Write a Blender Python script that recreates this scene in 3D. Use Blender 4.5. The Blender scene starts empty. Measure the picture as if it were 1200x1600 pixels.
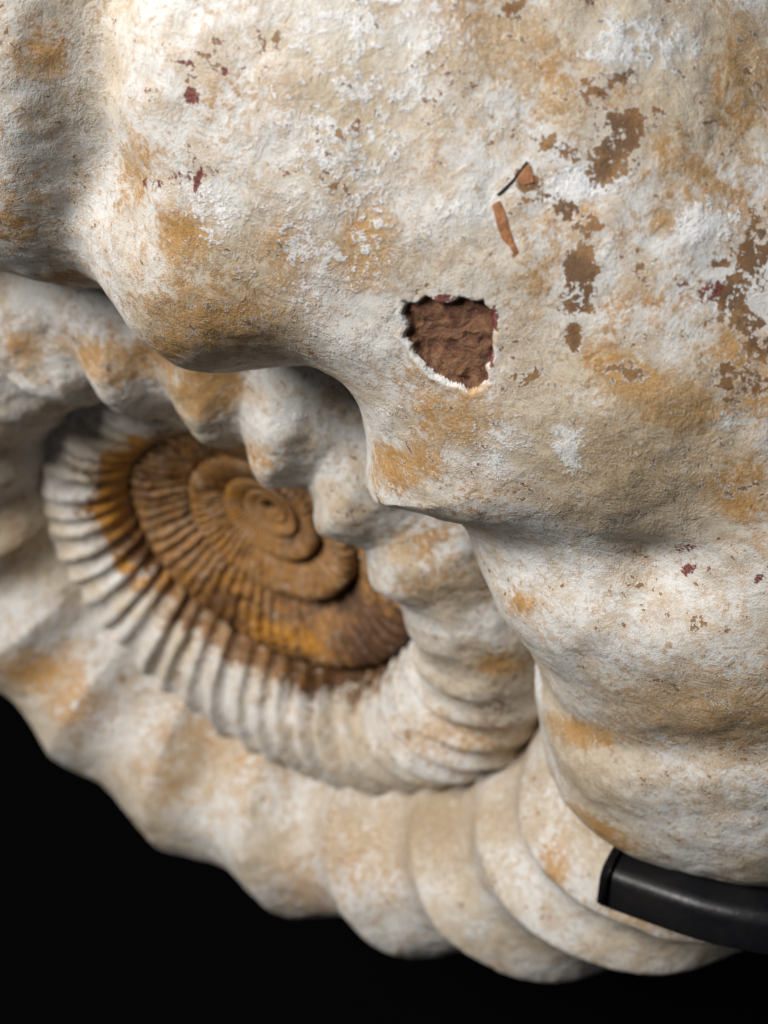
import bpy, math
import numpy as np
R = math.radians

# ------------------------------------------------------------------ camera
F, D = 2200.0, 0.50              # focal length in photo pixels, metres to the centre of the coil
PW, PH = 1200, 1600
U = D / F                        # metres per photo pixel at the coil centre
PITCH = R(-32)
CAM_Z = 0.62
scn = bpy.context.scene
cam_d = bpy.data.cameras.new('camera'); cam = bpy.data.objects.new('camera', cam_d)
scn.collection.objects.link(cam); scn.camera = cam
cam_d.sensor_fit = 'VERTICAL'; cam_d.sensor_height = 24; cam_d.sensor_width = 18
cam_d.lens = 24 * F / PH; cam_d.clip_start = 0.01; cam_d.clip_end = 50
cam.location = (0, 0, CAM_Z); cam.rotation_euler = (R(90) + PITCH, 0, 0)
cam_d.dof.use_dof = True; cam_d.dof.focus_distance = 0.30; cam_d.dof.aperture_fstop = 9.2
_c, _s = math.cos(R(90) + PITCH), math.sin(R(90) + PITCH)
CAMROT = np.array([[1, 0, 0], [0, _c, -_s], [0, _s, _c]])
CAMLOC = np.array([0, 0, CAM_Z])
def to_world(P): return P @ CAMROT.T + CAMLOC

# ------------------------------------------------------------------ light
w = bpy.data.worlds.new('World'); scn.world = w; w.use_nodes = True
bg = w.node_tree.nodes['Background']; bg.inputs[0].default_value = (.75, .85, 1, 1); bg.inputs[1].default_value = .07
def area(name, px, py, pz, target, size, power, col):
    l = bpy.data.lights.new(name, 'AREA'); l.shape = 'DISK'; l.size = size; l.energy = power; l.color = col
    o = bpy.data.objects.new(name, l); scn.collection.objects.link(o)
    o.location = to_world(np.array([px, py, pz]))
    import mathutils
    d = mathutils.Vector(to_world(np.array(target))) - o.location
    o.rotation_euler = d.to_track_quat('-Z', 'Y').to_euler()
    return o
area('ceiling_lamp', -.69, .33, .38, (0, -.03, -.42), .45, 21, (1, .965, .915))
area('top_fill', .20, .85, .22, (0, 0, -.40), .7, 4.0, (.86, .93, 1))  # added soft fill from above, not a known window
scn.cycles.max_bounces = 4; scn.cycles.diffuse_bounces = 3; scn.cycles.glossy_bounces = 2
vs = scn.view_settings
vs.view_transform = 'Standard'; vs.look = 'None'; vs.gamma = 1; vs.exposure = -.22; vs.use_curve_mapping = False

# ------------------------------------------------------------------ numeric noise
def _hash(ix, iy, iz, seed):
    n = (ix * 374761393 + iy * 668265263 + iz * 2147483647 + seed * 974634777) & 0xffffffff
    n = ((n ^ (n >> 13)) * 1274126177) & 0xffffffff
    n = n ^ (n >> 16)
    return (n & 0xffff) / 65535.0
def noise(P, freq, seed=0):
    Q = P * freq; I = np.floor(Q).astype(np.int64); f = Q - I; f = f * f * f * (f * (f * 6 - 15) + 10)
    r = 0
    for dx in (0, 1):
        for dy in (0, 1):
            for dz in (0, 1):
                wgt = (f[..., 0] if dx else 1 - f[..., 0]) * (f[..., 1] if dy else 1 - f[..., 1]) * (f[..., 2] if dz else 1 - f[..., 2])
                r = r + wgt * _hash(I[..., 0] + dx, I[..., 1] + dy, I[..., 2] + dz, seed)
    return r * 2 - 1
def fbm(P, freq, octv=3, seed=0):
    r, a, tot = 0, 1.0, 0
    for k in range(octv):
        r = r + a * noise(P, freq * 2.03 ** k, seed + k * 17); tot += a; a *= .5
    return r / tot
def sstep(a, b, x):
    x = np.clip((x - a) / (b - a), 0, 1); return x * x * (3 - 2 * x)

# ------------------------------------------------------------------ the coil's own frame (camera space, then to_world)
TAU = R(53)
AX, AY = 430.0, 790.0
md, ed = (.805, .593), (.593, -.805)
E1 = np.array([md[0], -md[1], 0])
E2 = np.array([ed[0] * math.cos(TAU), -ed[1] * math.cos(TAU), math.sin(TAU)])
EN = np.array([-ed[0] * math.sin(TAU), ed[1] * math.sin(TAU), math.cos(TAU)])
O = np.array([(AX - PW / 2) * U, -(AY - PH / 2) * U, -D])
def coil(rho, h, t):
    c, s = np.cos(np.radians(t)), np.sin(np.radians(t))
    return O + U * (rho[..., None] * (c[..., None] * E1 + s[..., None] * E2) + h[..., None] * EN)

G = 1.75
def scale(t): return G ** ((t - 90) / 360.0)
def table(v, pts):
    return np.interp(v, [p[0] for p in pts], [p[1] for p in pts])

# ribs of the inner whorls: one crest at each of these angles
ribs = [-165, -183, -201, -219, -238, -255, -269, -285, -303, -320, -332, -340.5, -349, -357]
x = -357
while x > -2700:
    x -= float(np.interp(-x, [357, 450, 480, 560, 640, 2700], [8.3, 8.3, 8.0, 7.2, 6.2, 7.2])); ribs.append(x)
_rr = np.random.RandomState(4)
ribs = np.array(sorted(ribs), float); ribs[:-14] += _rr.uniform(-1.5, 1.5, len(ribs) - 14)
rib_h = _rr.uniform(.6, 1.3, len(ribs)); rib_h[-14:] = 1.1
# hollows between the ribs of the outer whorl:
# angle at the shoulder, angle on the flank, widths (older / younger side), depth at shoulder, depth on flank
HOLLOWS = [(160, 150, 9, 7, 80, 40, 30), (138, 134, 5, 5, 30, 40, 30), (110, 107.2, 2.8, 2.8, 22, 46, 10), (88.5, 85, 7, 7, 70, 8, 30), (73, 67, 5.2, 4.2, 42, 24, 34),
           (48.5, 50, 3.0, 2.2, 12, 13, 30), (27, 27.5, 5, 5.5, 58, 50, 30), (14, 14, 5.5, 5.5, 46, 44, 30), (-2, -2, 8, 8, 48, 46, 30), (-21, -21, 9, 9, 54, 52, 30),
           (-41, -41, 8.5, 8.5, 50, 48, 30), (-63, -63, 9, 8, 40, 38, 30), (-87, -87, 9, 8, 32, 32, 30), (-108, -108, 8, 7, 28, 28, 30), (-130, -130, 8, 7, 28, 26, 30),
           (-152, -152, 8, 7, 26, 24, 30), (-172, -172, 8, 7, 26, 20, 30)]
RC_T = [(-580, 1.0), (-540, 1.05), (-400, 1.07), (-350, 1.08), (-300, 1.03), (-230, 1.03), (-150, .98), (-100, .94), (-30, .945), (0, 1.01), (30, 1.11), (45, 1.17), (60, 1.22), (80, 1.155), (200, 1.145)]
A_T = [(-60, 1), (0, 1.12), (60, 1.25), (200, 1.25)]
AIN_T = [(-430, 1), (-395, .84), (-325, .84), (-290, 1), (-100, 1), (-50, .80), (8, .80), (40, .93), (58, 1)]
BF_T = [(-2000, .62), (-720, .62), (-600, .75), (-500, .97), (-400, 1), (-330, .94), (-230, .94), (-150, 1), (-60, 1), (60, .95), (200, .95)]
BB_T = [(-60, 1), (60, 1.15), (200, 1.15)]
# knobs on the shoulder where the near ribs end: angle, phi, height, widths
KNOBS = [(98.5, 113, 32, 7, 20), (78, 113, 26, 6.5, 20), (61.5, 113, 12, 4, 16), (54, 113, -8, 3, 14), (44, 108, 8, 4, 14), (34.5, 105, 8, 4, 14),
         (65.2, 83, -26, 3.0, 8), (103.6, 90, -20, 2.4, 7)]
def section(t, phi):
    """smooth tube of the whorl: t = angle along the coil, phi = 0 venter, 90 flank, 180 dorsum (degrees)"""
    s = scale(t)
    rc = 750 * s * table(t, RC_T); a = 262 * s * table(t, A_T); b = 430 * s
    ph = np.radians(phi); c, sn = np.cos(ph), np.sin(ph)
    a = a * np.where(c < 0, table(t, AIN_T), 1)
    b = b * np.where(sn > 0, table(t, BF_T), table(t, BB_T))
    n = table(t, [(-700, 3.0), (-560, 2.35)])
    r = ((np.abs(c) / a) ** n + (np.abs(sn) / b) ** n) ** (-1 / n)
    tl = .62 * sstep(-545, -625, t)                           # innermost turns stand up like steps
    return rc + r * c, r * sn + tl * (r * c), s
def hollow_field(t, pf):
    """sum of the hollows at (t, phi folded to 0..180), in coil units"""
    d = np.zeros_like(t)
    k = sstep(86, 118, pf)                                   # 0 on the flank, 1 at the shoulder
    near = sstep(20, 34, t)
    wn_ = 1 - .5 * sstep(125, 175, pf); wf = sstep(5, 60, pf) * (1 - .93 * sstep(108, 150, pf))
    for tr, tf, wh, wl, dr, df, pu in HOLLOWS:
        tc = tf + (tr - tf) * k if tf > 25 else tf - .10 * (pf - 80)
        x = t - tc
        w = np.where(x > 0, wh, wl); w = w + (np.maximum(wh, wl) + 1 - w) * k * (.5 + .5 * (tr > 60))
        wr = near * wn_ * sstep(pu, pu + 56, pf) ** 1.3 + (1 - near) * wf
        d = np.maximum(d, wr * (df + (dr - df) * k) * np.exp(-np.abs(x / w) ** 2.1))
    return d
def rib_crest(t, pf):
    lean = (pf - 100) / 100.0
    idx = np.arange(len(ribs), dtype=float)
    sp = np.interp(t, ribs, np.gradient(ribs))
    k = np.interp(t + sp * (.9 * lean + 1.0 * lean * lean) * sstep(-318, -345, t) + sp * .4 * lean, ribs, idx)
    fr = np.abs(k - np.round(k))
    return np.exp(-(fr / (.25 + .10 * sstep(-325, -305, t))) ** 2.2), sp, np.interp(k, idx, rib_h)
def surface(t, phi):
    rho, h, s = section(t, phi)
    e = .2
    r2, h2, _ = section(t, phi + e); r1, h1, _ = section(t, phi - e)
    tx, ty = r2 - r1, h2 - h1; L = np.hypot(tx, ty) + 1e-9
    nr, nh = ty / L, -tx / L                                 # outward normal in the section plane
    pf = np.where(phi > 180, 360 - phi, phi)
    out = sstep(-196, -176, t)
    d = 10 - hollow_field(t, pf) - 34 * sstep(-85, -40, t) * sstep(48, 25, t) * sstep(112, 145, pf)
    for kt, kp, kh, wt, wp in KNOBS:
        d = d + kh * np.exp(-((t - kt) / wt) ** 2 - ((pf - kp) / wp) ** 2)
    crest, sp, hh = rib_crest(t, pf)
    arc = np.radians(sp) * 600 * s
    core = sstep(-560, -640, t)
    wphi = np.exp(-((pf - (105 - 15 * core)) / (50.0 + 22 * core)) ** 2) + .05
    amp = table(t, [(-2300, .36), (-620, .36), (-570, .17), (-490, .2), (-450, .36), (-400, .55), (-352, .6), (-338, .2), (-322, .06), (-312, .06), (-303, .2), (-285, .28), (-260, .3), (-200, .26)])
    wear = 1 + .35 * noise(coil(rho, h, t), 80, 71) * sstep(-640, -600, t)
    d2 = amp * hh * wear * arc * wphi * (crest - .4)
    d = d * out + d2 * (1 - out)
    return rho + nr * d, h + nh * d, nr, nh
def place(rho, h, t):
    up = table(-t, [(600, 0), (760, 6), (1060, 22), (1420, 36), (1900, 42)])
    return coil(rho, h + up, t) + U * (up * .8 / .6)[..., None] * E2
def grid(tv, pv):
    T, P = np.meshgrid(tv, pv, indexing='ij')
    rho, h, nr, nh = surface(T, P)
    return place(rho, h, T)

# ------------------------------------------------------------------ mesh helpers
BASE = to_world(O) * np.array([1, 1, 0])                     # the shell's foot point on the table
def project(X):
    return PW / 2 + F * X[..., 0] / -X[..., 2], PH / 2 - F * X[..., 1] / -X[..., 2], -X[..., 2]
def steps(*runs):
    out = []
    for a, b, st in runs: out.append(np.arange(a, b - 1e-6, st))
    return np.unique(np.round(np.concatenate(out), 4))
def grid_normals(X):
    du = np.gradient(X, axis=0); dv = (np.roll(X, -1, 1) - np.roll(X, 1, 1))
    n = np.cross(du, dv); n /= np.linalg.norm(n, axis=-1, keepdims=True) + 1e-12
    return n
def mesh_from(name, V, quads, mats, normals=None, attrs=None, parent=None, tris=None):
    me = bpy.data.meshes.new(name)
    nf = len(quads) + (len(tris) if tris is not None else 0)
    li = quads.ravel() if tris is None else np.concatenate([quads.ravel(), tris.ravel()])
    st = np.arange(len(quads)) * 4
    if tris is not None: st = np.concatenate([st, len(quads) * 4 + np.arange(len(tris)) * 3])
    me.vertices.add(len(V)); me.vertices.foreach_set('co', np.ascontiguousarray(V, dtype=np.float32).ravel())
    me.loops.add(len(li)); me.loops.foreach_set('vertex_index', li.astype(np.int32))
    me.polygons.add(nf); me.polygons.foreach_set('loop_start', st.astype(np.int32))
    me.update(calc_edges=True); me.shade_smooth()
    for k, v in (attrs or {}).items():
        at = me.attributes.new(k, 'FLOAT', 'POINT'); at.data.foreach_set('value', np.ascontiguousarray(v, dtype=np.float32))
    if normals is not None: me.normals_split_custom_set_from_vertices(normals.astype(np.float32))
    for m in mats: me.materials.append(m)
    o = bpy.data.objects.new(name, me); scn.collection.objects.link(o)
    if parent: o.parent = parent
    return o
def sub_mesh(name, V, quads, sel, mats, normals, attrs, parent):
    q = quads[sel]; used, inv = np.unique(q.ravel(), return_inverse=True)
    return mesh_from(name, V[used], inv.reshape(-1, 4), mats, normals[used], {k: v[used] for k, v in attrs.items()}, parent)

# ------------------------------------------------------------------ materials
class NT:
    """short hand for building node trees"""
    def __init__(self, name):
        self.mat = bpy.data.materials.new(name); self.mat.use_nodes = True
        self.t = self.mat.node_tree; self.p = self.t.nodes['Principled BSDF']
    def n(self, typ, **kw):
        o = self.t.nodes.new(typ)
        for k, v in kw.items(): setattr(o, k, v)
        return o
    def put(self, sock, v):
        if hasattr(v, 'is_output') or isinstance(v, bpy.types.NodeSocket): self.t.links.new(v, sock)
        else: sock.default_value = v
    def math(self, op, a, b=0.0, c=None, clamp=False):
        o = self.n('ShaderNodeMath', operation=op, use_clamp=clamp); self.put(o.inputs[0], a); self.put(o.inputs[1], b)
        if c is not None: self.put(o.inputs[2], c)
        return o.outputs[0]
    def noise(self, vec, scale, detail=4, rough=.6, dist=0, off=0):
        o = self.n('ShaderNodeTexNoise'); self.put(o.inputs['Vector'], self.shift(vec, off) if off else vec)
        o.inputs['Scale'].default_value = scale; o.inputs['Detail'].default_value = detail
        o.inputs['Roughness'].default_value = rough; o.inputs['Distortion'].default_value = dist
        return o.outputs[0]
    def shift(self, vec, off):
        o = self.n('ShaderNodeVectorMath', operation='ADD'); self.put(o.inputs[0], vec); o.inputs[1].default_value = (off, off * .7, -off); return o.outputs[0]
    def ramp(self, v, a, b, lo=0.0, hi=1.0):
        o = self.n('ShaderNodeMapRange', interpolation_type='SMOOTHSTEP'); self.put(o.inputs[0], v)
        o.inputs[1].default_value = a; o.inputs[2].default_value = b; o.inputs[3].default_value = lo; o.inputs[4].default_value = hi
        return o.outputs[0]
    def mix(self, f, a, b):
        o = self.n('ShaderNodeMix', data_type='RGBA'); self.put(o.inputs[0], f)
        self.put(o.inputs[6], a if not isinstance(a, tuple) else (*a, 1)); self.put(o.inputs[7], b if not isinstance(b, tuple) else (*b, 1))
        return o.outputs[2]
    def attr(self, name):
        o = self.n('ShaderNodeAttribute', attribute_name=name); return o.outputs['Fac']
    def mm(self):
        tc = self.n('ShaderNodeTexCoord'); o = self.n('ShaderNodeVectorMath', operation='SCALE'); self.t.links.new(tc.outputs['Object'], o.inputs[0])
        o.inputs['Scale'].default_value = 1000; return o.outputs[0]
    def bump(self, h, dist, prev=None, strength=1.0):
        o = self.n('ShaderNodeBump'); o.inputs['Strength'].default_value = strength; o.inputs['Distance'].default_value = dist
        self.put(o.inputs['Height'], h)
        if prev is not None: self.put(o.inputs['Normal'], prev)
        return o.outputs[0]

def fossil_material():
    k = NT('weathered_fossil_shell'); m = k.mm()
    big = k.noise(m, .022, 3, .55)
    mid = k.noise(m, .11, 4, .68, .4, 13)
    sml = k.noise(m, .55, 4, .72, 0, 31)
    fin = k.noise(m, 2.4, 2, .65, 0, 57)
    mid2 = k.noise(m, .16, 4, .7, .5, 91)
    comb = k.n('ShaderNodeCombineXYZ'); k.put(comb.inputs[0], k.attr('along')); k.put(comb.inputs[1], k.attr('across'))
    sc = k.n('ShaderNodeVectorMath', operation='MULTIPLY'); k.put(sc.inputs[0], comb.outputs[0]); sc.inputs[1].default_value = (1.5, .16, 1)
    lines = k.noise(sc.outputs[0], 1.0, 2, .6, 0)
    # chalky ground colour
    col = k.mix(k.ramp(big, .40, .56), (.60, .515, .395), (.62, .615, .60))
    col = k.mix(k.ramp(mid2, .50, .66, 0, .75), col, (.72, .72, .71))
    col = k.mix(k.ramp(mid, .49, .64, 0, .7), col, (.45, .325, .195))
    col = k.mix(k.ramp(sml, .52, .66, 0, .7), col, (.42, .31, .20))
    col = k.mix(k.ramp(fin, .55, .66, 0, .55), col, (.36, .26, .16))
    col = k.mix(k.ramp(lines, .54, .72, 0, .42), col, (.36, .31, .25))
    tone = k.math('MULTIPLY', k.ramp(fin, .25, .75, .78, 1.16), k.ramp(big, .35, .65, .88, 1.04))
    # grey veil, mostly shade of the grooves and hollows put into the colour
    col = k.mix(k.math('MULTIPLY', k.ramp(k.math('ADD', k.attr('grey'), k.math('MULTIPLY', k.math('SUBTRACT', mid, .5), .6)), .25, .8), .6), col, (.30, .29, .28))
    # ochre staining, eaten into by specks of white
    of = k.math('ADD', k.math('MULTIPLY_ADD', k.attr('ochre'), 1.2, .10), k.math('ADD', k.math('MULTIPLY', k.math('SUBTRACT', mid2, .5), 2.0), k.math('MULTIPLY', k.math('SUBTRACT', sml, .5), 2.2)))
    of = k.math('ADD', of, k.math('MULTIPLY', k.math('SUBTRACT', fin, .5), .7))
    om = k.ramp(of, .12, .92, 0, .93)
    oc = k.mix(k.ramp(sml, .35, .65), (.50, .27, .075), (.34, .18, .06))
    oc = k.mix(k.ramp(mid, .4, .6, 0, .8), oc, (.45, .27, .11))
    col = k.mix(om, col, oc)
    # tan veil without edge
    tf = k.math('ADD', k.attr('tan'), k.math('ADD', k.math('MULTIPLY', k.math('SUBTRACT', sml, .5), 1.4), k.math('MULTIPLY', k.math('SUBTRACT', mid, .5), 1.0)))
    col = k.mix(k.ramp(tf, .12, .85, 0, .8), col, k.mix(k.ramp(fin, .35, .65), (.36, .25, .14), (.47, .36, .23)))
    # bare brown patches with a crisp torn edge
    bf = k.math('ADD', k.math('SUBTRACT', k.attr('brown'), .07), k.math('ADD', k.math('MULTIPLY', k.math('SUBTRACT', mid, .5), 2.6), k.math('MULTIPLY', k.math('SUBTRACT', sml, .5), 3.0)))
    bm = k.ramp(bf, .44, .60)
    bc = k.mix(k.ramp(sml, .38, .60), (.15, .075, .035), (.31, .16, .065)); bc = k.mix(k.ramp(mid2, .47, .60, 0, .55), bc, (.38, .225, .095)); bc = k.mix(k.ramp(fin, .52, .68, 0, .6), bc, (.13, .07, .035)); bc = k.mix(k.ramp(k.math('ADD', k.attr('brown'), k.math('MULTIPLY', k.math('SUBTRACT', sml, .5), 2.0)), .62, .92, 0, .9), bc, (.15, .088, .05))
    rim = k.math('SUBTRACT', k.ramp(bf, .28, .42), bm, clamp=True)
    col = k.mix(k.math('MULTIPLY', rim, .75), col, (.72, .71, .69))
    col = k.mix(bm, col, bc)
    # chalk-white flaked areas
    wf = k.math('ADD', k.attr('white'), k.math('ADD', k.math('MULTIPLY', k.math('SUBTRACT', sml, .5), 1.9), k.math('MULTIPLY', k.math('SUBTRACT', mid2, .5), 1.2)))
    wm = k.ramp(wf, .36, .60, 0, .85)
    col = k.mix(k.math('MULTIPLY', wm, k.math('SUBTRACT', 1, bm)), col, k.mix(k.ramp(fin, .4, .65), (.70, .71, .73), (.76, .765, .77)))
    # dark red specks
    rf = k.math('ADD', k.attr('red'), k.math('MULTIPLY', k.math('SUBTRACT', k.noise(m, 1.1, 4, .7, 0, 77), .5), 1.6))
    rm = k.ramp(rf, .50, .60, 0, .95)
    col = k.mix(rm, col, k.mix(k.ramp(fin, .4, .6), (.10, .018, .018), (.20, .055, .04)))
    # rust of the innermost turns
    uf = k.math('ADD', k.attr('rust'), k.math('ADD', k.math('MULTIPLY', k.math('SUBTRACT', mid, .5), 1.8), k.math('MULTIPLY', k.math('SUBTRACT', sml, .5), 1.4)))
    um = k.ramp(uf, .25, .72)
    uc = k.mix(k.ramp(mid, .40, .60), (.33, .16, .045), (.17, .082, .034))
    uc = k.mix(k.ramp(mid2, .47, .61, 0, .65), uc, (.36, .235, .13))
    gf = k.math('ADD', k.attr('orange'), k.math('ADD', k.math('MULTIPLY', k.math('SUBTRACT', mid, .5), 1.4), k.math('MULTIPLY', k.math('SUBTRACT', sml, .5), 1.2)))
    uc = k.mix(k.ramp(gf, .25, .75, 0, .95), uc, (.52, .235, .028))
    uc = k.mix(k.ramp(sml, .58, .75, 0, .7), uc, (.09, .038, .016))
    uc = k.mix(k.ramp(k.noise(m, .3, 4, .7, 0, 120), .60, .70, 0, .8), uc, (.50, .44, .38))
    df = k.math('ADD', k.attr('umber'), k.math('ADD', k.math('MULTIPLY', k.math('SUBTRACT', mid2, .5), 1.3), k.math('MULTIPLY', k.math('SUBTRACT', sml, .5), 1.2)))  # dark rust, plus painted shadow in the crevice beside the core
    uc = k.mix(k.ramp(df, .25, .7, 0, .9), uc, (.075, .032, .014))
    col = k.mix(um, col, uc)
    # pinprick pits
    vo = k.n('ShaderNodeTexVoronoi'); k.put(vo.inputs['Vector'], m); vo.inputs['Scale'].default_value = .42; vo.inputs['Randomness'].default_value = 1
    pit = k.math('MULTIPLY', k.ramp(vo.outputs['Distance'], .06, .13, 1, 0), k.ramp(k.noise(m, .09, 2, .5, 0, 200), .46, .58))
    col = k.mix(k.math('MULTIPLY', pit, .7), col, (.12, .085, .06))
    mul = k.n('ShaderNodeVectorMath', operation='SCALE'); k.put(mul.inputs[0], col); k.put(mul.inputs['Scale'], tone)
    k.put(k.p.inputs['Base Color'], mul.outputs[0])
    k.put(k.p.inputs['Roughness'], k.ramp(sml, .3, .7, .46, .72)); k.p.inputs['Specular IOR Level'].default_value = .35
    # relief
    h = k.math('ADD', k.math('MULTIPLY', sml, .75), k.math('MULTIPLY', fin, .55))
    h = k.math('SUBTRACT', h, k.math('MULTIPLY', bm, .9))
    h = k.math('MULTIPLY', h, k.ramp(mid2, .36, .60, .45, 1.35))
    h = k.math('ADD', h, k.math('MULTIPLY', wm, .35))
    h = k.math('ADD', h, k.math('MULTIPLY', mid, .6))
    k.put(k.p.inputs['Normal'], k.bump(h, .00022))
    return k.mat
def chip_material():
    k = NT('broken_brown_stone'); m = k.mm()
    a = k.noise(m, .16, 6, .7, .8); b = k.noise(m, .8, 6, .7, 0, 9)
    col = k.mix(k.ramp(a, .38, .62), (.135, .05, .03), (.27, .135, .07))
    col = k.mix(k.ramp(b, .5, .7, 0, .7), col, (.30, .19, .105)); col = k.mix(k.ramp(b, .30, .44, .7, 0), col, (.05, .02, .015))
    rf = k.math('ADD', k.attr('red'), k.math('MULTIPLY', k.math('SUBTRACT', b, .5), 1.4))
    col = k.mix(k.ramp(rf, .45, .6, 0, .9), col, (.11, .02, .022))
    k.put(k.p.inputs['Base Color'], col); k.p.inputs['Roughness'].default_value = .5; k.p.inputs['Specular IOR Level'].default_value = .4
    k.put(k.p.inputs['Normal'], k.bump(k.math('ADD', a, k.math('MULTIPLY', b, .6)), .0022))
    return k.mat
def rim_material():
    k = NT('fresh_white_shell_edge'); m = k.mm()
    a = k.noise(m, .7, 5, .7)
    k.put(k.p.inputs['Base Color'], k.mix(k.ramp(a, .4, .7), (.78, .78, .77), (.62, .57, .50))); k.p.inputs['Roughness'].default_value = .8
    k.put(k.p.inputs['Normal'], k.bump(a, .0008)); return k.mat
def sliver_material():
    k = NT('orange_shell_sliver'); m = k.mm()
    a = k.noise(m, .5, 5, .7)
    k.put(k.p.inputs['Base Color'], k.mix(k.ramp(a, .4, .65), (.36, .155, .06), (.24, .10, .045))); k.p.inputs['Roughness'].default_value = .5
    k.put(k.p.inputs['Normal'], k.bump(a, .0005)); return k.mat
def stand_material():
    k = NT('satin_black_metal'); m = k.mm()
    a = k.noise(m, .5, 4, .6); b = k.noise(m, .05, 3, .5, 0, 8)
    k.put(k.p.inputs['Base Color'], k.mix(k.ramp(b, .4, .7), (.006, .006, .008), (.012, .011, .011)))
    k.put(k.p.inputs['Roughness'], k.ramp(a, .3, .7, .34, .46)); k.p.inputs['Specular IOR Level'].default_value = .45
    k.put(k.p.inputs['Normal'], k.bump(a, .0001)); return k.mat
def cloth_material():
    k = NT('black_table_top'); m = k.mm()
    a = k.noise(m, .3, 5, .7)
    k.put(k.p.inputs['Base Color'], k.mix(a, (.0012, .0012, .0014), (.0022, .0021, .0022))); k.p.inputs['Roughness'].default_value = .85
    k.p.inputs['Specular IOR Level'].default_value = .02
    return k.mat
def crack_material():
    k = NT('dark_crack'); a = k.noise(k.mm(), .8, 3); k.put(k.p.inputs['Base Color'], k.mix(a, (.012, .008, .006), (.04, .022, .014))); k.p.inputs['Roughness'].default_value = .9; return k.mat
M_CRACK = crack_material()
M_SHELL, M_CHIP, M_RIM, M_SLIVER, M_STAND, M_TABLE = fossil_material(), chip_material(), rim_material(), sliver_material(), stand_material(), cloth_material()

# ------------------------------------------------------------------ the table the stand is on
def box(name, c, sz, mat, parent=None, bevel=0):
    import bmesh
    bm = bmesh.new(); bmesh.ops.create_cube(bm, size=1)
    bmesh.ops.scale(bm, vec=sz, verts=bm.verts); bmesh.ops.translate(bm, vec=c, verts=bm.verts)
    if bevel: bmesh.ops.bevel(bm, geom=bm.edges[:], offset=bevel, segments=3, profile=.6, affect='EDGES')
    me = bpy.data.meshes.new(name); bm.to_mesh(me); bm.free(); me.materials.append(mat)
    o = bpy.data.objects.new(name, me); scn.collection.objects.link(o)
    if parent: o.parent = parent
    return o
tab = box('table_top', (0, .8, -.02), (4, 4, .04), M_TABLE, bevel=.004); tab['kind'] = 'structure'

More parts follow.
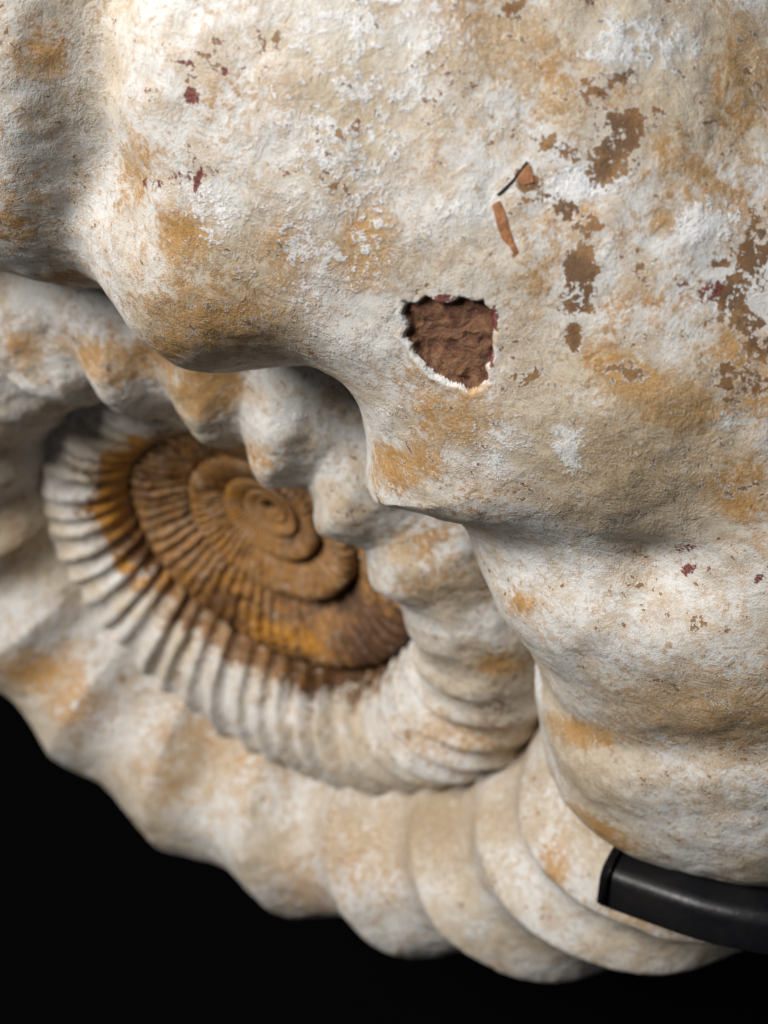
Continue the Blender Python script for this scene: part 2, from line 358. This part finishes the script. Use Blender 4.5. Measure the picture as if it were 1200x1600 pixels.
# ------------------------------------------------------------------ stains, and shade painted into hollows: photo position, radii in photo pixels, strength, tilt (deg)
STAINS_AND_SHADE = {
 'ochre': [(60, 78, 55, 40, .75), (0, 345, 70, 55, .5), (215, 262, 26, 50, .6), (290, 366, 48, 36, .95), (440, 400, 90, 70, .6), (560, 385, 70, 60, .85),
           (340, 500, 120, 60, .7), (262, 540, 34, 26, .9), (620, 728, 48, 36, .95), (700, 655, 70, 48, .75), (640, 590, 40, 30, .3),
           (985, 590, 75, 34, .95, -20), (1060, 640, 100, 60, .9), (1165, 575, 60, 50, .9), (1040, 342, 40, 32, .75), (1120, 640, 60, 40, .5),
           (905, 1143, 60, 20, .9, 12), (930, 1298, 50, 22, .95, 25), (780, 40, 100, 70, .5), (1160, 140, 50, 120, .55, -12), (1160, 770, 60, 60, .7),
           (900, 330, 90, 60, .6), (430, 150, 80, 60, .3), (500, 480, 60, 40, .35), (1010, 470, 60, 50, .4), (680, 240, 70, 50, .35), (760, 780, 60, 40, .35), (850, 430, 50, 60, .45), (820, 940, 26, 20, .6), (1130, 1130, 150, 55, .6), (100, 440, 42, 34, .8), (185, 565, 80, 36, .75), (320, 612, 70, 46, .9),
           (40, 540, 40, 40, .6), (395, 720, 26, 34, .6), (640, 855, 60, 30, .5), (670, 900, 60, 40, .45), (780, 1040, 40, 20, .7),
           (60, 1048, 70, 34, .75), (125, 1110, 44, 40, .8), (270, 1210, 60, 50, .5), (340, 1170, 110, 70, .45), (470, 1390, 60, 50, .5), (700, 1150, 60, 40, .45),
           (870, 1350, 30, 60, .6), (560, 1330, 50, 70, .45), (30, 850, 50, 60, .35), (1010, 1420, 70, 40, .5)],
 'tan': [(570, 400, 90, 70, .55), (965, 735, 130, 90, .85), (1075, 640, 110, 70, .7), (1000, 830, 60, 60, .5), (700, 660, 80, 50, .4), (1100, 1125, 170, 70, .7), (1080, 1240, 130, 45, .5),
         (760, 60, 130, 70, .55), (880, 160, 60, 60, .4), (390, 330, 60, 90, .35), (560, 280, 60, 50, .3), (480, 690, 60, 60, .4), (540, 620, 70, 60, .45),
         (320, 1170, 140, 80, .55), (700, 1290, 240, 70, .8), (820, 1270, 90, 60, .6), (880, 1220, 60, 90, .5), (740, 900, 60, 60, .45), (250, 480, 60, 60, .3), (900, 700, 60, 50, .3)],
 'brown': [(965, 215, 46, 50, .9), (945, 262, 34, 30, .8), (985, 245, 40, 24, .75), (930, 150, 40, 26, .5), (975, 118, 24, 14, .7), (875, 330, 62, 30, .8, 12), (830, 290, 30, 24, .7),
           (908, 418, 48, 48, .98), (905, 462, 30, 36, .8), (898, 525, 10, 26, .8, 10), (1135, 460, 56, 50, .85), (1185, 400, 40, 60, .85), (1125, 412, 26, 22, .8, -30),
           (1150, 600, 60, 40, .6), (1190, 520, 40, 40, .8), (870, 235, 46, 30, .6, 20), (985, 580, 50, 22, .55), (1170, 760, 40, 30, .55), (800, 15, 30, 18, .6), (1100, 193, 26, 6, .6),
           (790, 1110, 50, 26, .55)],
 'white': [(540, 230, 110, 90, .45), (330, 330, 60, 60, .5), (910, 290, 70, 26, .8, -10), (1000, 70, 90, 50, .65), (1110, 350, 90, 50, .7, -25), (890, 705, 22, 34, .8, -20), (770, 700, 70, 60, .45),
           (610, 640, 60, 40, .35), (720, 330, 60, 50, .5), (480, 560, 60, 30, .4), (640, 130, 120, 40, .4, 25), (1140, 660, 40, 20, .7, -35), (950, 390, 30, 60, .4),
           (450, 660, 40, 26, .5), (560, 850, 50, 30, .5), (830, 1080, 34, 50, .7), (150, 1130, 60, 50, .5), (430, 1400, 70, 40, .4), (760, 1440, 60, 60, .4), (60, 470, 50, 50, .4), (700, 480, 150, 20, .2)],
 'red': [(303, 153, 22, 16, .85), (290, 102, 26, 5, .7), (347, 107, 9, 8, .95), (375, 105, 16, 5, .6), (400, 92, 8, 5, .6), (311, 278, 6, 26, 1.0), (275, 278, 26, 14, .5, -25), (245, 290, 14, 12, .55), (228, 285, 8, 12, .7),
         (690, 466, 26, 8, .8), (772, 500, 9, 22, .85), (768, 560, 8, 20, .8), (715, 466, 30, 7, .5), (1075, 888, 18, 10, .8, -20), (1070, 855, 24, 10, .6), (1185, 905, 14, 9, .7, -30), (1110, 450, 30, 22, .6), (685, 140, 8, 10, .6), (700, 150, 5, 6, .7),
         (1105, 297, 10, 8, .5), (1160, 335, 8, 8, .5), (1065, 445, 14, 20, .5), (780, 340, 10, 6, .3)],
 'orange': [(380, 830, 230, 150, .38, 30), (190, 700, 40, 60, .95), (175, 790, 40, 60, .8), (230, 880, 50, 40, .7), (330, 950, 70, 34, .7, 35), (440, 1000, 70, 26, .95, 25), (500, 1050, 40, 20, .7), (560, 970, 40, 30, .5)],
 'umber': [(590, 1010, 60, 60, .9), (520, 1060, 70, 40, .9), (330, 950, 60, 30, .8, 35), (230, 870, 50, 30, .7, 35), (440, 1020, 70, 26, .6, 30), (130, 760, 40, 60, .6), (550, 930, 40, 50, .7), (250, 650, 60, 20, .6), (470, 830, 30, 40, .5), (380, 860, 60, 20, .35, 30), (350, 690, 60, 16, .6, 20)],  # dark rust; the lower right ones also paint the shadow under the ring
 'grey': [(160, 200, 40, 130, .6, -8), (200, 340, 50, 80, .5, -25), (980, 800, 80, 70, .35), (230, 80, 90, 50, .3), (880, 880, 60, 60, .3), (520, 600, 40, 50, .35), (540, 680, 26, 60, .35), (790, 920, 30, 50, .4), (1180, 30, 60, 60, .4)],  # mostly painted shade along the groove and rim hollows
}
FRONT = []                                                   # (photo x, photo y, depth, camera-space point, whorl) of the front side
def at(x, y, rad=7):
    u, v, z, X, wid = FRONT
    d = (u - x) ** 2 + (v - y) ** 2; k = np.nonzero(d < rad * rad)[0]
    if len(k) == 0: k = np.array([d.argmin()])
    j = k[z[k].argmin()]; near = k[z[k] < z[j] + .006]
    b = near[d[near].argmin()]
    return X[b], wid[b]
def patch_frame(x, y, e=10):
    """a point on the shell and the two vectors on its skin that one photo pixel spans there"""
    c, wid = at(x, y); ax = (at(x + e, y)[0] - at(x - e, y)[0]) / (2 * e); ay = (at(x, y + e)[0] - at(x, y - e)[0]) / (2 * e)
    px = np.linalg.norm(c) / F
    for v in (ax, ay):
        l = np.linalg.norm(v)
        if l > 2.4 * px: v *= 2.4 * px / l
    if abs(ax @ ay) > .8 * np.linalg.norm(ax) * np.linalg.norm(ay): ax, ay = np.array([px, 0, 0]), np.array([0, -px, 0])
    return c, ax, ay, wid
def local(P, fr):
    c, ax, ay, _ = fr
    A = np.stack([ax, ay], 1); inv = np.linalg.pinv(A)
    q = (P - c) @ inv.T
    off = (P - c) - q @ A.T
    return q, np.linalg.norm(off, axis=1) / np.linalg.norm(ax)
def sdf(poly, p):
    poly = np.array(poly, float); d = np.full(len(p), 1e9); inside = np.zeros(len(p), bool)
    for i in range(len(poly)):
        a, b = poly[i], poly[(i + 1) % len(poly)]; e = b - a; w_ = p - a
        h = np.clip((w_ @ e) / (e @ e), 0, 1); d = np.minimum(d, np.hypot(*(w_ - h[:, None] * e).T))
        c1 = (a[1] > p[:, 1]) != (b[1] > p[:, 1])
        xx = a[0] + (p[:, 1] - a[1]) / (b[1] - a[1] + 1e-12) * e[0]
        inside ^= c1 & (p[:, 0] < xx)
    return np.where(inside, -d, d)
CHIP = [(630, 472), (650, 476), (665, 467), (680, 476), (700, 478), (715, 467), (735, 474), (752, 472), (767, 492), (775, 520), (770, 538), (772, 556), (762, 580), (764, 600),
        (748, 610), (735, 617), (716, 608), (700, 607), (688, 596), (675, 590), (660, 572), (645, 560), (638, 545), (628, 530), (634, 515), (628, 495)]

# ------------------------------------------------------------------ the fossil
shell = bpy.data.objects.new('ammonite_fossil', None); scn.collection.objects.link(shell); shell.location = BASE
shell['label'] = 'large chalky white coiled fossil shell with ochre stains and a rusty orange centre'; shell['category'] = 'fossil'
TN = {'outer_whorl': steps((-200, 22, .45), (22, 80.5, .18), (80.5, 88.5, .075), (88.5, 134, .18), (134, 191, 1.0)),
      'middle_whorl': steps((-590, -199, .33), (-199.2, -199, .2)),
      'inner_whorl': steps((-950, -589, .45), (-589.2, -589, .2)),
      'innermost_whorl': steps((-2600, -949, .9), (-949.2, -949, .2))}
PN = {'outer_whorl': steps((0, 30, .6), (30, 70, .33), (70, 90, .16), (90, 132, .25), (132, 190, 1), (190, 360, 2.5)),
      'middle_whorl': steps((0, 60, 2), (60, 175, .6), (175, 360, 4)),
      'inner_whorl': steps((0, 60, 5), (60, 180, 1.2), (180, 360, 8)),
      'innermost_whorl': steps((0, 60, 12), (60, 180, 5), (180, 360, 15))}
G3 = {}
for wn in TN:
    T, P = np.meshgrid(TN[wn], PN[wn], indexing='ij')
    rho, h, nr, nh = surface(T, P)
    X = place(rho, h, T); nrm = grid_normals(X)
    s = np.minimum(scale(T) * 1.6, 1)[..., None]
    X = X + nrm * s * (.0011 * fbm(X, 42, 2, 3)[..., None] + .00045 * fbm(X, 150, 2, 9)[..., None])
    if wn != 'outer_whorl':                                   # worn, lumpy inner turns
        X = X + nrm * s * (.0011 * fbm(X, 120, 3, 21)[..., None]) * (1 - .3 * sstep(-560, -620, T))[..., None]
        X = X + nrm * (.0009 * fbm(X, 300, 3, 61) * sstep(-560, -620, T) * sstep(-1700, -1100, T))[..., None]
    G3[wn] = [T, P, X]
u, v, z, XX, wid = [], [], [], [], []
for k, wn in enumerate(G3):
    T, P, X = G3[wn]; st = (slice(None, None, 2), slice(None, None, 2))
    a, b, c = project(X[st]); ok = (a > -150) & (a < 1350) & (b > -150) & (b < 1750)
    u.append(a[ok]); v.append(b[ok]); z.append(c[ok]); XX.append(X[st][ok]); wid.append(np.full(ok.sum(), k))
FRONT = [np.concatenate(q) for q in (u, v, z, XX, wid)]
frames = {kind: [(patch_frame(*q[:2]), q) for q in lst] for kind, lst in STAINS_AND_SHADE.items()}
chip_fr = patch_frame(700, 535, 60)

for k, wn in enumerate(G3):
    T, P, X = G3[wn]; nt, npv = X.shape[:2]
    flat = X.reshape(-1, 3); t, ph = T.ravel(), P.ravel(); pf = np.where(ph > 180, 360 - ph, ph)
    attrs = {}
    for kind in frames:
        f = np.zeros(len(flat))
        for fr, q in frames[kind]:
            if fr[3] != k: continue
            x0, y0, rx, ry, st = q[:5]; an = R(q[5]) if len(q) > 5 else 0
            L = 2.2 * max(rx, ry) * max(np.linalg.norm(fr[1]), np.linalg.norm(fr[2]))
            near = np.nonzero(((flat - fr[0]) ** 2).sum(1) < L * L)[0]
            if len(near) == 0: continue
            qq, off = local(flat[near], fr)
            a = qq[:, 0] * math.cos(an) + qq[:, 1] * math.sin(an); b = -qq[:, 0] * math.sin(an) + qq[:, 1] * math.cos(an)
            d = np.hypot(a / rx, b / ry)
            val = st * (1 - sstep(0, 1.9, d)) if kind in ('tan', 'grey', 'white', 'ochre', 'umber', 'orange') else st * (1 - sstep(.3, 1.6, d))
            f[near] = np.maximum(f[near], val)
        attrs[kind] = f
    attrs['rust'] = np.maximum(sstep(-598, -622, t), sstep(106, 144, pf + 16 * sstep(-470, -520, t)) * sstep(-338, -385, t)) if wn != 'outer_whorl' else np.zeros(len(t))
    rad = 600 * scale(t) * U * 1000
    attrs['along'] = np.radians(t) * 90 + 0 * rad; attrs['across'] = ph * np.minimum(1, scale(t)) * 1.3
    normals_base = grid_normals(X)
    inside = np.zeros(len(flat), bool); rim = inside.copy()
    if wn == 'outer_whorl':                                   # the chipped hollow
        near = np.nonzero(((flat - chip_fr[0]) ** 2).sum(1) < .035 ** 2)[0]
        qq, off = local(flat[near], chip_fr); pp = qq + np.array([700, 535])
        wob = 2.6 * noise(flat[near], 380, 5) + 1.4 * noise(flat[near], 900, 6)
        d = sdf(CHIP, pp) + wob
        depth = .0007 * sstep(1.5, -4, d) + .0003 * sstep(0, -26, d)
        rough = sstep(-2, -8, d) * (.0014 * np.abs(noise(flat[near], 130, 47)) + .0006 * fbm(flat[near], 260, 4, 40) + .0009 * np.abs(noise(flat[near] @ np.array([[1, .4, 0], [-.4, 1, 0], [0, 0, 1]]), 330, 44)))
        left = sstep(20, -40, (pp[:, 0] - 700) * .8 - (pp[:, 1] - 535) * .45 + 20)
        lift = .00025 * np.exp(-((d - 5) / 4) ** 2) * (.25 + .75 * left)
        flat = flat.copy(); flat[near] += normals_base.reshape(-1, 3)[near] * (lift - depth - rough)[:, None]
        inside[near] = d < -3.6; rim[near] = (d >= -3.6) & (d < -.6 + 5.0 * left + 1.6 * noise(flat[near], 500, 8)) & (left > .1)
        X = flat.reshape(X.shape)
    nrm = grid_normals(X).reshape(-1, 3) @ CAMROT.T
    V = to_world(flat) - BASE
    i = np.arange(nt - 1)[:, None]; j = np.arange(npv)[None, :]; jn = (j + 1) % npv
    quads = np.stack([i * npv + j, (i + 1) * npv + j, (i + 1) * npv + jn, i * npv + jn], -1).reshape(-1, 4)
    q0 = quads[:, 0]; left_over = np.ones(len(quads), bool)
    groups = []
    if wn == 'outer_whorl':
        cuts = sorted(q[1] for q in HOLLOWS); hol = hollow_field(t, pf)[q0]
        for c0, c1 in zip(cuts[:-1], cuts[1:]):
            if c1 < -112 or c0 > 118: continue
            loc = (t[q0] > c0) & (t[q0] < c1) & (ph[q0] < 180)
            sel = loc & (pf[q0] > (62 if c0 > 25 else 48)) & (pf[q0] < 122) & (hol < .42 * max(hol[loc].max(), 1)) & ~inside[q0] & ~rim[q0]
            groups.append(('rib', sel, M_SHELL))
        groups.append(('chipped_hollow', inside[q0], M_CHIP)); groups.append(('chip_edge', rim[q0], M_RIM))
    if wn == 'middle_whorl':
        crest = rib_crest(t, pf)[0][q0]
        for c in ribs:
            if not -545 < c < -205: continue
            groups.append(('rib', (np.abs(t[q0] - c) < 12) & (crest > .5) & (ph[q0] < 180) & (pf[q0] > 84) & (pf[q0] < 140) & (np.abs(np.interp(t[q0], ribs, np.arange(len(ribs))) - np.interp(c, ribs, np.arange(len(ribs)))) < .62), M_SHELL))
    for _, sel, _m in groups: left_over &= ~sel
    used = quads[left_over]; tris = None
    if wn in ('outer_whorl', 'innermost_whorl'):              # close the end of the tube
        row = (nt - 1) * npv if wn == 'outer_whorl' else 0
        jj = np.arange(1, npv - 1); tris = np.stack([np.full(npv - 2, row), row + jj, row + jj + 1], 1)
        if wn == 'outer_whorl': tris = tris[:, ::-1]
    wo = mesh_from(wn, V, used, [M_SHELL], nrm, attrs, shell, tris)
    done = np.zeros(len(quads), bool)
    for nm, sel, mt in groups:
        sel = sel & ~done; done |= sel
        if sel.sum() > 12: sub_mesh(nm, V, quads, sel, [mt], nrm, attrs, wo)
    if wn == 'outer_whorl': outer = wo; wo['label'] = 'broad outer turn of the shell, chalky white with ochre stains and a brown chip'
    if wn == 'middle_whorl': wo['label'] = 'ribbed whitish turn between the centre and the broad outer turn'
    if wn == 'inner_whorl': wo['label'] = 'rusty orange finely ribbed turn near the centre'

# thin slivers of shell lying in the flaked patch
def sliver(poly, thick, lift, name='shell_sliver', mat=None):
    x0, y0 = np.mean(poly, 0); fr = patch_frame(x0, y0, 14); c, ax, ay, _ = fr
    n = np.cross(ax, ay); n /= np.linalg.norm(n); n *= 1 if n[2] > 0 else -1
    P = [c + (px - x0) * ax + (py - y0) * ay for px, py in poly]
    top = [p + n * lift for p in P]; low = [p - n * thick for p in P]
    ctr = np.mean(top, 0) + n * .0001
    V = to_world(np.array(top + low + [ctr])) - BASE; m_ = len(poly)
    quads = np.array([(i, i + m_, (i + 1) % m_ + m_, (i + 1) % m_) for i in range(m_)])
    tris = np.array([(i, (i + 1) % m_, 2 * m_) for i in range(m_)])
    o = mesh_from(name, V, quads, [mat or M_SLIVER], None, None, outer, tris); o.data.shade_flat(); return o
sliver([(762, 322), (772, 316), (784, 330), (796, 352), (808, 372), (820, 386), (816, 394), (804, 380), (788, 368), (776, 350)], .0006, .00012)
sliver([(823, 252), (830, 262), (834, 288), (818, 292), (806, 288), (815, 268)], .0006, .00012)

sliver([(826, 250), (828, 252), (817, 267), (807, 283), (794, 297), (781, 307), (779, 306), (793, 295), (804, 281), (815, 265)], .0006, .00022, 'crack', M_CRACK)
# ------------------------------------------------------------------ the stand that carries the shell
def sweep(name, path, wid_, hgt, mat, parent, rnd=.35, seg=6, up=None):
    path = np.array(path, float); n = len(path); prof = []
    for qx, qy in ((1, 1), (-1, 1), (-1, -1), (1, -1)):
        a0 = math.atan2(qy, qx) - math.pi / 4; r = rnd * min(wid_, hgt) * .5
        for s_ in range(seg + 1):
            a = a0 + s_ / seg * math.pi / 2
            prof.append((qx * (wid_ / 2 - r) + r * math.cos(a), qy * (hgt / 2 - r) + r * math.sin(a)))
    prof = np.array(prof); m_ = len(prof); tg = np.gradient(path, axis=0); tg /= np.linalg.norm(tg, axis=1, keepdims=True)
    rows = []; e = rnd * min(wid_, hgt) * .5
    ring = lambda c, T_, f: c + f * (prof[:, :1] * S_ + prof[:, 1:] * W_)
    for i in range(n):
        S_ = np.cross(tg[i], up); S_ /= np.linalg.norm(S_); W_ = np.cross(S_, tg[i])
        if i == 0:
            for s_ in (0, .35, .7): rows.append(ring(path[0] + tg[0] * e * (1 - math.sqrt(max(0, 1 - (1 - s_) ** 2))), 0, 1 - .26 * (1 - s_) ** 2))
            rows.append(ring(path[0] + tg[0] * e, 0, 1))
        else: rows.append(ring(path[i], 0, 1))
    V = np.concatenate(rows); nr_ = len(rows)
    quads = np.array([(i * m_ + j, i * m_ + (j + 1) % m_, (i + 1) * m_ + (j + 1) % m_, (i + 1) * m_ + j) for i in range(nr_ - 1) for j in range(m_)])
    tris = np.array([(0, j + 1, j) for j in range(1, m_ - 1)] + [((nr_ - 1) * m_, (nr_ - 1) * m_ + j, (nr_ - 1) * m_ + j + 1) for j in range(1, m_ - 1)])
    return mesh_from(name, V, quads, [mat], None, None, parent, tris)
def cam_pt(x, y, z): return np.array([(x - PW / 2) * z / F, -(y - PH / 2) * z / F, -z])
stand = bpy.data.objects.new('display_stand', None); scn.collection.objects.link(stand)
foot = to_world(cam_pt(1620, 1700, .42)) * np.array([1, 1, 0]); stand.location = foot
stand['label'] = 'black metal display stand with a curved arm tucked under the shell at lower right'; stand['category'] = 'stand'
ctrl = [cam_pt(946, 1366, .384), cam_pt(1030, 1396, .378), cam_pt(1110, 1422, .372), cam_pt(1200, 1440, .368), cam_pt(1300, 1452, .370), cam_pt(1420, 1470, .385), cam_pt(1520, 1510, .41), cam_pt(1600, 1600, .43)]
ctrl = to_world(np.array(ctrl)); tt = np.linspace(0, len(ctrl) - 1, 60)
def spline(C, q):
    out = []
    for a in q:
        i = min(int(a), len(C) - 2); f = a - i; p0, p1, p2, p3 = C[max(i - 1, 0)], C[i], C[i + 1], C[min(i + 2, len(C) - 1)]
        out.append(.5 * (2 * p1 + (p2 - p0) * f + (2 * p0 - 5 * p1 + 4 * p2 - p3) * f ** 2 + (3 * p1 - p0 - 3 * p2 + p3) * f ** 3))
    return np.array(out)
upv = to_world(np.array([0, .9, .5])) - to_world(np.zeros(3))
arm_path = spline(ctrl, tt)
sweep('arm', arm_path - foot, .013, .0145, M_STAND, stand, .55, 6, upv)
top = arm_path[-1]
post = np.array([top + (0, 0, .004), top * (1, 1, .7) + (0, 0, .01), top * (1, 1, .35), top * (1, 1, 0) + (0, 0, .012)])
sweep('post', spline(post, np.linspace(0, 3, 16)) - foot, .016, .016, M_STAND, stand, .6, 6, np.array([0, 1, 0.]))
box('base_plate', (float(top[0] - foot[0]) - .05, float(top[1] - foot[1]) + .02, .006), (.26, .2, .012), M_STAND, stand, .003)
